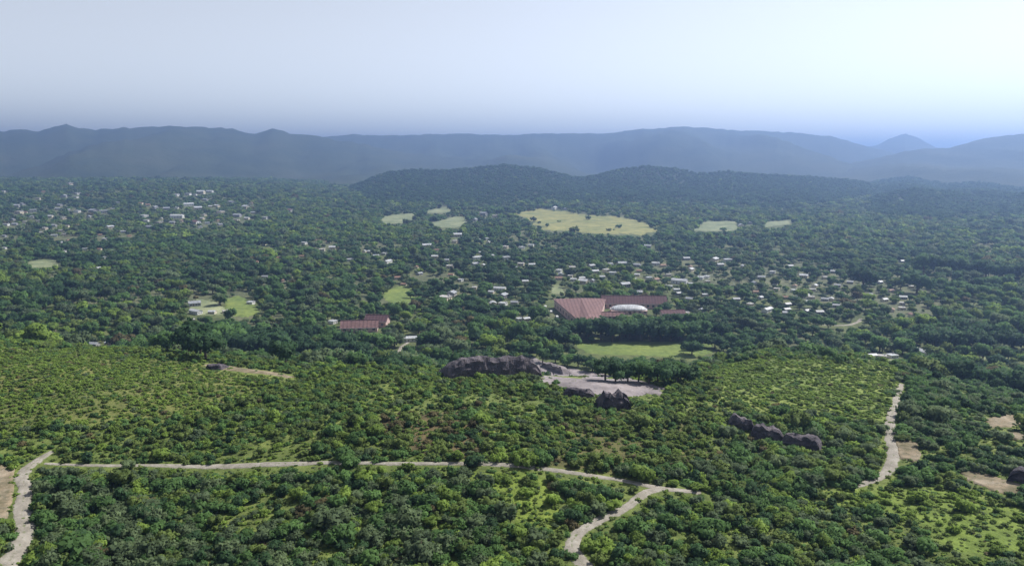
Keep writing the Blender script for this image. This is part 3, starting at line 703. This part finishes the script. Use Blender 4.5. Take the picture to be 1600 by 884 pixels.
for k in KIND_SH:
    SHR[k] = [crown_geo(5, 300, .15, .75, .05), crown_geo(7, 330, .14, .6, .02, spread=.7), crown_geo(4, 280, .16, .95, .08, spread=.5)]
    TRE[k] = [crown_geo(7, 420, .125, .85, .55), crown_geo(9, 460, .12, .7, .50, spread=.68), crown_geo(6, 400, .13, 1.1, .5, spread=.5)]
    LOW[k] = [crown_geo(5, 70, .26, .8, .30), crown_geo(6, 76, .25, .65, .25, spread=.68)]
SHM = {k: [mesh('foliage', *g, FOL[k]) for g in SHR[k]] for k in KIND_SH}
TRM = {k: [mesh('crown', *g, FOL[k]) for g in TRE[k]] for k in KIND_SH}

def blocked(x, y, z, r, h, soft=0.0):
    """True where the plant would hide a road, field or building, or stand inside one"""
    px, py, d = proj(x, y, z); bad = np.zeros(len(x), bool)
    s = r * F / d
    for ox, hz in ((0, 0), (0, .5), (0, .95), (-.7, .5), (.7, .5), (-.5, .9), (.5, .9)):
        qx, qy, _ = proj(x, y, z + hz * h); qx = qx + ox * s
        i = (qy / 2).astype(int); j = (qx / 2).astype(int); ok = (i >= 0) & (i < 442) & (j >= 0) & (j < 800)
        mv = np.zeros(len(x)); mv[ok] = MK[i[ok], j[ok]]
        bad |= (mv > 0) & (d < mv + (3 if hz == 0 else 1))
    bad &= ~(RNG.random(len(x)) < .014)
    for fx, fy, fr in FOOT:
        bad |= (x - fx) ** 2 + (y - fy) ** 2 < (fr + r * .6) ** 2
    return bad
def pickk(n, w):
    w = np.array(w, float); w /= w.sum(); return RNG.choice(6, n, p=w)

# --- scrub on the near hill
st = 1.8
nx = int(760 / st); ny = int(420 / st)
X, Y = np.meshgrid(np.arange(nx) * st - 380, np.arange(ny) * st + 70)
X = (X + (RNG.random(X.shape) - .5) * st * 1.1).ravel(); Y = (Y + (RNG.random(Y.shape) - .5) * st * 1.1).ravel()
u = X / np.maximum(Y, 60); E = np.interp(u, _eu, _ey)
k = (np.abs(u) < .88) & (Y < E + 120); X, Y, u, E = X[k], Y[k], u[k], E[k]
Zz = H(X, Y); px, py, dd = proj(X, Y, Zz)
clump = vnoise(X / 14, Y / 14, 50); pn = vnoise(X / 35, Y / 35, 51)
rr = 1.15 + 1.35 * RNG.random(len(X)) ** 1.8 + .8 * (clump - .4)
rr = np.where((py < 722) & (px < 1150), rr * .6, rr * .86); rr = np.where(RNG.random(len(X)) < .05, rr * 1.55, rr)
jx = px + 26 * fbm(X / 9, Y / 9, 3, 21); jy = py + 12 * fbm(X / 9, Y / 9, 3, 33)
sl_ = inpoly(jx, jy, Z_SLOPE); ol = inpoly(jx, jy, Z_OLIVE); l1 = inpoly(jx, jy, Z_LIME1); l2 = inpoly(jx, jy, Z_LIME2); dr = inpoly(jx, jy, Z_DRY); dr2 = inpoly(jx, jy, Z_DRY2)
keep = RNG.random(len(X)) < np.where(clump < .3, .4, np.where((py < 722) & (px < 1150), .84, .88))
keep &= ~(sl_ & (RNG.random(len(X)) > .26)); keep &= ~(l1 & (RNG.random(len(X)) > .2)); keep &= ~(l2 & (RNG.random(len(X)) > .42)); keep &= ~(ol & (RNG.random(len(X)) > .5))
rr = np.where(sl_, rr * .48, rr); rr = np.where(ol, rr * .56, rr); rr = np.where(l1 | l2, rr * .62, rr)
kk = pickk(len(X), [2, 6, 2, 3.2, 1.8, .1])
alt = pickk(len(X), [.8, 5, 5, .8, 3.5, .15]); kk = np.where((py < 722) & (px < 1150), alt, kk)
alt = pickk(len(X), [2, 4, .8, 6, .8, .1]); kk = np.where((py > 735) & (px < 900) & (pn > .42), alt, kk)
alt = pickk(len(X), [0, 1, 2.5, 0, 7, .1]); kk = np.where(sl_ | ol | l1 | l2, alt, kk)
alt = pickk(len(X), [1.5, 2, 5, 0, 0, 2.2]); kk = np.where(dr, alt, kk)
alt = pickk(len(X), [1, 3, 6, 0, 1, .7]); kk = np.where(dr2, alt, kk)
alt = pickk(len(X), [4, 5, .5, 3, 0, 0]); kk = np.where((px > 1420) & (py < 745), alt, kk)
hh = rr * 1.0
keep &= ~blocked(X, Y, Zz, rr, hh * 1.1)
X, Y, Zz, rr, kk, px, py, dd = [a[keep] for a in (X, Y, Zz, rr, kk, px, py, dd)]
SH = dict(x=X, y=Y, z=Zz, r=rr, k=kk, px=px, py=py, d=dd, v=RNG.integers(0, 3, len(X)), rot=RNG.random(len(X)) * 6.283, s=.85 + .3 * RNG.random(len(X)))

# --- trees of the valley
def scatter(y0, y1, st, umax, rmin, rmax):
    W_ = y1 * umax; nx = int(2 * W_ / st); ny = int((y1 - y0) / st)
    X, Y = np.meshgrid(np.arange(nx) * st - W_, np.arange(ny) * st + y0)
    X = (X + (RNG.random(X.shape) - .5) * st).ravel(); Y = (Y + (RNG.random(Y.shape) - .5) * st).ravel()
    u = X / Y; E = np.interp(u, _eu, _ey); k = (np.abs(u) < umax) & (Y > E + 75)
    X, Y = X[k], Y[k]; big = vnoise(X / 60, Y / 60, 61)
    r = rmin + (rmax - rmin) * RNG.random(len(X)) ** 2 * (.5 + big); r = np.where(RNG.random(len(X)) < .12, r * .55, r)
    return X, Y, r
parts = [scatter(280, 950, 6.6, .82, 2.6, 6.6), scatter(950, 1750, 9.0, .80, 3.6, 7.5), scatter(1750, 3300, 13.0, .78, 5.5, 9)]
X = np.concatenate([p[0] for p in parts]); Y = np.concatenate([p[1] for p in parts]); rr = np.concatenate([p[2] for p in parts])
Zz = HT(X, Y); hillside = Zz > H(X, Y) + 1.0; px, py, dd = proj(X, Y, Zz)
open_ = fbm(X / 120, Y / 120, 3, 5) > .16
town = inpoly(px, py, [(480, 385), (840, 370), (1300, 400), (1350, 500), (1110, 500), (700, 480), (520, 440)])
vill = inpoly(px, py, [(0, 290), (200, 285), (420, 300), (440, 350), (250, 375), (0, 385)])
keep = RNG.random(len(X)) < np.where(hillside, .97, np.where(open_, .48, np.where(town, .92, np.where(vill, .74, .92))))
kk = pickk(len(X), [5, 6, 1.2, 3.5, .6, .2]); rr = np.where(hillside, np.minimum(rr, 5.5), rr); rr = np.where(town | vill, rr * .85, rr)
kk = pickk(len(X), [4, 6, 1.6, 4.5, 1.0, .2])
gl = vnoise(X / 90, Y / 90, 71); alt = pickk(len(X), [8, 3, .3, 2, 0, 0]); kk = np.where(gl > .62, alt, kk)
alt = pickk(len(X), [1, 6, 3, 2, 3, .2]); kk = np.where((gl < .28) | ((Y < 520) & (px < 330)), alt, kk)
alt = pickk(len(X), [1.5, 6, 3, 3, 3, .2]); kk = np.where((Y > 1050) & (vnoise(X / 150, Y / 150, 91) > .4), alt, kk)
kk = np.where(hillside & (RNG.random(len(X)) < .93), 0, kk)
hh = rr * 1.5
keep &= ~blocked(X, Y, Zz, rr, hh * 1.05)
X, Y, Zz, rr, kk = [a[keep] for a in (X, Y, Zz, rr, kk)]
# stands and lone trees one can point to: (column, row of foot, height px, kind, label)
STAND = []
ORD = ['first', 'second', 'third', 'fourth', 'fifth', 'sixth', 'seventh', 'eighth', 'ninth', 'tenth', 'eleventh', 'twelfth', 'thirteenth', 'fourteenth']
def row(x0, y0, x1, y1, n, hp, kind, label, jy=2):
    for i in range(n):
        t = i / max(1, n - 1); ol_ = ORD[i] + ' from the left, ' + label
        STAND.append((x0 + (x1 - x0) * t + random.uniform(-3, 3), y0 + (y1 - y0) * t + random.uniform(-jy, jy), hp * random.uniform(.85, 1.12), kind, ol_))
row(892, 531, 1092, 533, 14, 34, 0, 'dark tree in the front row behind the strip field')
row(905, 524, 1085, 525, 11, 32, 0, 'dark tree in the back row behind the strip field')
row(948, 596, 1075, 600, 9, 34, 0, 'front dark tree of the clump behind the bare pit')
row(960, 588, 1065, 591, 6, 30, 0, 'back dark tree of the clump behind the pit')
row(298, 552, 324, 560, 4, 44, 0, 'big dark tree at the left end of the pale ledge')
row(345, 558, 445, 570, 8, 44, 0, 'big dark tree standing right behind the pale ledge')
row(310, 540, 430, 556, 9, 42, 0, 'big dark tree at the back over the pale ledge')
row(850, 565, 905, 572, 4, 20, 0, 'small dark tree behind the pale spur of the pit')
row(1455, 545, 1600, 552, 9, 34, 0, 'dark tree in the long belt at the right edge')
row(1450, 530, 1560, 532, 7, 30, 0, 'dark tree at the back of the belt at the right')
STAND += [(1350, 452, 38, 0, 'left of two dark round trees standing out in the eastern woods'), (1432, 458, 36, 0, 'right of two dark round trees standing out in the eastern woods')]
row(1445, 425, 1600, 440, 9, 26, 0, 'dark tree in the upper belt of the eastern woods')
row(470, 560, 560, 570, 6, 34, 0, 'dark tree right of the grove by the pale ledge')
STAND += [(1040, 489, 18, 0, 'dark tree before the right half of the dark red wing'), (1026, 493, 14, 1, 'small tree at the right end of the vaulted hall')]
row(850, 535, 880, 545, 3, 30, 0, 'dark tree at the left end of the strip field')
SX, SY, SZ, SR = [], [], [], []
for px_, py_, hp, kd, lb in STAND:
    g = at(px_, py_); d = proj(*g)[2]; SX.append(g[0]); SY.append(g[1]); SZ.append(g[2]); SR.append(hp * d / F / 1.55)
n0 = len(X)
sx, sy, sr = map(np.array, (SX, SY, SR))
near = np.zeros(n0, bool)
for a, b, c in zip(sx, sy, sr): near |= (X - a) ** 2 + (Y - b) ** 2 < (c * .9) ** 2
k = ~near; X, Y, Zz, rr, kk = [a[k] for a in (X, Y, Zz, rr, kk)]
k = np.ones(len(SH['x']), bool)
for a, b, c in zip(sx, sy, sr): k &= (SH['x'] - a) ** 2 + (SH['y'] - b) ** 2 > (c * .7) ** 2
SH = {q: v[k] for q, v in SH.items()}
px, py, dd = proj(X, Y, Zz)
TR = dict(x=X, y=Y, z=Zz, r=rr, k=kk, px=px, py=py, d=dd, v=RNG.integers(0, 3, len(X)), rot=RNG.random(len(X)) * 6.283, s=.85 + .3 * RNG.random(len(X)))

ADJ = ['dark green', 'mid green', 'olive', 'grey green', 'bright lime green', 'dry brown']
SHAPE = ['rounded', 'spreading', 'upright']
def sh_where(px, py):
    if px < 60 and py > 690: return 'left of the sandy path at the left edge'
    f = 'in front, ' if py > 835 else ''
    if py > 735 and px < 880:
        return f + 'below the straight track, ' + ('near the left path' if px < 230 else 'at the left' if px < 430 else 'near the middle' if px < 660 else 'by the green clearing')
    if px < 1110 and py > 765: return f + 'right of the winding middle track'
    if px < 1330 and py > 735: return f + 'between middle and right tracks'
    if py > 735: return f + 'on bright grass at the lower right'
    if px > 1405: return 'on the slope right of the right hand track'
    return 'above the straight track, ' + ('left part' if px < 500 else 'middle part' if px < 900 else 'right part')
TSH = ['round', 'wide', 'slender']
def tr_where(px, py):
    if px < 290: return 'in the woods behind the olive hill at left' 
    if px < 640: return 'in the woods around the small red roofed group'
    if px < 880: return 'in the woods left of the quarry and red roofs'
    if px < 1120: return 'around the strip field and the pit'
    if px < 1420: return 'in the woods behind the lime slope'
    return 'in the wooded hollow at the right'
def plant_thing(kind, meshes, stems, cat, x, y, z, r, s, rot, v, k, label, group):
    root = bpy.data.objects.new(kind, None); COL.objects.link(root); root.location = (x, y, z); root.rotation_euler = (0, 0, rot); root.scale = (r, r, r * s)
    root.empty_display_size = .5
    c = bpy.data.objects.new('foliage' if kind == 'shrub' else 'crown', meshes[KIND_SH[k]][v]); COL.objects.link(c); c.parent = root
    t = bpy.data.objects.new('stem' if kind == 'shrub' else 'trunk', stems[v % 2]); COL.objects.link(t); t.parent = root
    tag(root, label, cat, group)
def take(Dd, n, extra=None):
    vis = (Dd['px'] > 5) & (Dd['px'] < 1595) & (Dd['py'] < 884) & (Dd['py'] > 250)
    score = np.where(vis, Dd['r'] / Dd['d'], 0); idx = np.argsort(-score)[:n]; m = np.zeros(len(score), bool); m[idx] = True; return idx, m
idx, m = take(SH, 300)
for i in idx:
    k = int(SH['k'][i]); w = sh_where(SH['px'][i], SH['py'][i]); sz = 'large' if SH['r'][i] > 2.35 else 'low'
    plant_thing('shrub', SHM, stem_m, 'shrub', SH['x'][i], SH['y'][i], SH['z'][i] - .05, SH['r'][i], SH['s'][i], SH['rot'][i], int(SH['v'][i]), k,
                ' '.join(f'{sz} {SHAPE[int(SH["v"][i])]} {ADJ[k]} shrub {w}'.split()[:16]), f'{sz} {SHAPE[int(SH["v"][i])]} {ADJ[k]} shrubs {w}')
SH = {q: v[~m] for q, v in SH.items()}
for i, (px_, py_, hp, kd, lb) in enumerate(STAND):
    plant_thing('tree', TRM, trunk_m, 'tree', SX[i], SY[i], SZ[i] - .1, SR[i], random.uniform(.9, 1.1), random.uniform(0, 6.28), random.randrange(3), kd if random.random() < .8 else 1, lb, 'trees standing in ' + lb.split(', ')[-1] if ', ' in lb else 'two dark round trees')
idx, m = take(TR, 300 - len(STAND))
for i in idx:
    k = int(TR['k'][i]); w = tr_where(TR['px'][i], TR['py'][i]); sz = 'tall' if TR['r'][i] * TR['s'][i] > 5 else 'smaller'
    plant_thing('tree', TRM, trunk_m, 'tree', TR['x'][i], TR['y'][i], TR['z'][i] - .1, TR['r'][i], TR['s'][i], TR['rot'][i], int(TR['v'][i]), k,
                f'{sz} {TSH[int(TR["v"][i])]} {ADJ[k]} tree {w}', f'{sz} {TSH[int(TR["v"][i])]} {ADJ[k]} trees {w}')
TR = {q: v[~m] for q, v in TR.items()}

# the rest of the scrub and of the woods, past counting
def proto_coll(name, crowns, stems):
    c = bpy.data.collections.new(name); n = 0
    for k in KIND_SH:
        for v, g in enumerate(crowns[k]):
            V, Fc, NN = [list(q) for q in g]; o = len(V); me = bpy.data.meshes.new(name)
            nc = len(Fc)
            if stems:
                tv, tf = stems; V = V + tv; NN = NN + [np.array([p[0] * 5, p[1] * 5, .1]) / np.linalg.norm([p[0] * 5, p[1] * 5, .1]) for p in tv]; Fc = Fc + [tuple(o + q for q in f) for f in tf]
            me.from_pydata([tuple(map(float, p)) for p in V], [], Fc); me.materials.append(FOL[k]); me.materials.append(BARK)
            mi = np.zeros(len(Fc), int); mi[nc:] = 1; me.polygons.foreach_set('material_index', mi); me.update(); me.shade_smooth(); me.normals_split_custom_set_from_vertices([tuple(map(float, q)) for q in NN])
            ob = bpy.data.objects.new('%s_%03d' % (name, n), me); c.objects.link(ob); n += 1
    return c
def stuff(name, Dd, coll, nv):
    n = len(Dd['x']); me = bpy.data.meshes.new(name); me.vertices.add(n)
    me.vertices.foreach_set('co', np.stack([Dd['x'], Dd['y'], Dd['z'] - .08], -1).ravel().astype(np.float32))
    def att(nm, ty, val, key): a = me.attributes.new(nm, ty, 'POINT'); a.data.foreach_set(key, val)
    att('pick', 'INT', (Dd['k'] * nv + Dd['v'] % nv).astype(np.int32), 'value')
    att('turn', 'FLOAT_VECTOR', np.stack([RNG.normal(0, .1, n), RNG.normal(0, .1, n), Dd['rot']], -1).ravel().astype(np.float32), 'vector')
    att('size', 'FLOAT_VECTOR', np.stack([Dd['r'] * RNG.uniform(.85, 1.2, n), Dd['r'] * RNG.uniform(.85, 1.2, n), Dd['r'] * Dd['s'] * RNG.uniform(.85, 1.15, n)], -1).ravel().astype(np.float32), 'vector')
    ob = bpy.data.objects.new(name, me); COL.objects.link(ob); tag(ob, kind='stuff')
    g = bpy.data.node_groups.new(name, 'GeometryNodeTree')
    g.interface.new_socket('Geometry', in_out='INPUT', socket_type='NodeSocketGeometry'); g.interface.new_socket('Geometry', in_out='OUTPUT', socket_type='NodeSocketGeometry')
    gi = g.nodes.new('NodeGroupInput'); go = g.nodes.new('NodeGroupOutput'); ip = g.nodes.new('GeometryNodeInstanceOnPoints')
    ci = g.nodes.new('GeometryNodeCollectionInfo'); ci.inputs['Collection'].default_value = coll; ci.inputs['Separate Children'].default_value = True; ci.inputs['Reset Children'].default_value = True
    def na_(nm, ty): q = g.nodes.new('GeometryNodeInputNamedAttribute'); q.data_type = ty; q.inputs['Name'].default_value = nm; return q.outputs['Attribute']
    e2r = g.nodes.new('FunctionNodeEulerToRotation')
    Lk = g.links.new
    Lk(gi.outputs[0], ip.inputs['Points']); Lk(ci.outputs[0], ip.inputs['Instance']); ip.inputs['Pick Instance'].default_value = True
    Lk(na_('pick', 'INT'), ip.inputs['Instance Index']); Lk(na_('turn', 'FLOAT_VECTOR'), e2r.inputs[0]); Lk(e2r.outputs[0], ip.inputs['Rotation'])
    Lk(na_('size', 'FLOAT_VECTOR'), ip.inputs['Scale']); Lk(ip.outputs[0], go.inputs[0])
    md = ob.modifiers.new('grow', 'NODES'); md.node_group = g
    return ob
def tufts():
    st = 1.15; nx = int(620 / st); ny = int(290 / st)
    X, Y = np.meshgrid(np.arange(nx) * st - 310, np.arange(ny) * st + 90)
    X = (X + (RNG.random(X.shape) - .5) * st * 1.5).ravel(); Y = (Y + (RNG.random(Y.shape) - .5) * st * 1.5).ravel()
    u = X / Y; E = np.interp(u, _eu, _ey); k = (np.abs(u) < .84) & (Y < E + 60); X, Y = X[k], Y[k]
    z = H(X, Y); px, py, d = proj(X, Y, z); r = .28 + .5 * RNG.random(len(X)) ** 2
    i = np.clip((py / 2).astype(int), 0, 441); j = np.clip((px / 2).astype(int), 0, 799)
    keep = ((MK[i, j] == 0) | (RNG.random(len(X)) < .05)) & (RNG.random(len(X)) < .35 + .9 * vnoise(X / 6, Y / 6, 81))
    X, Y, z, r, px, py = [a[keep] for a in (X, Y, z, r, px, py)]
    kk = pickk(len(X), [0, 2, 3, 1, 6, .3]); zz = inpoly(px, py, Z_SLOPE) | inpoly(px, py, Z_OLIVE) 
    r = np.where(zz, r * 1.35, r); kk = np.where(zz & (RNG.random(len(X)) < .5), 4, kk)
    return dict(x=X, y=Y, z=z, r=r, k=kk, v=RNG.integers(0, 2, len(X)), rot=RNG.random(len(X)) * 6.283, s=.45 + .35 * RNG.random(len(X)))
stuff('grass_tufts', tufts(), proto_coll('grass_tuft', LOW, None), 2)
stuff('scrub', SH, proto_coll('scrub_plant', SHR, None), 3)
kn = TR['d'] < 900
stuff('woodland', {q: v[kn] for q, v in TR.items()}, proto_coll('wood_tree', TRE, trunk_geo(.75, .085, 3)), 3)
stuff('far_forest', {q: v[~kn] for q, v in TR.items()}, proto_coll('far_tree', LOW, trunk_geo(.5, .085, 0)), 2)
print('scrub', len(SH['x']), 'trees', int(kn.sum()), int((~kn).sum()))

# ---------------------------------------------------------------- haze
V, Fc = [], []; bx(V, Fc, -21500, 21500, -21500, 21500, -14, 325)
hz = add_obj('haze', V, Fc, None, kind='stuff')
hm = bpy.data.materials.new('haze'); hm.use_nodes = True; hn = hm.node_tree
hn.nodes.remove(hn.nodes['Principled BSDF']); pv = hn.nodes.new('ShaderNodeVolumePrincipled')
pv.inputs['Color'].default_value = (*HAZE_C, 1); pv.inputs['Density'].default_value = HAZE_D; pv.inputs['Anisotropy'].default_value = HAZE_G
hn.links.new(pv.outputs[0], hn.nodes['Material Output'].inputs['Volume']); hz.data.materials.append(hm)
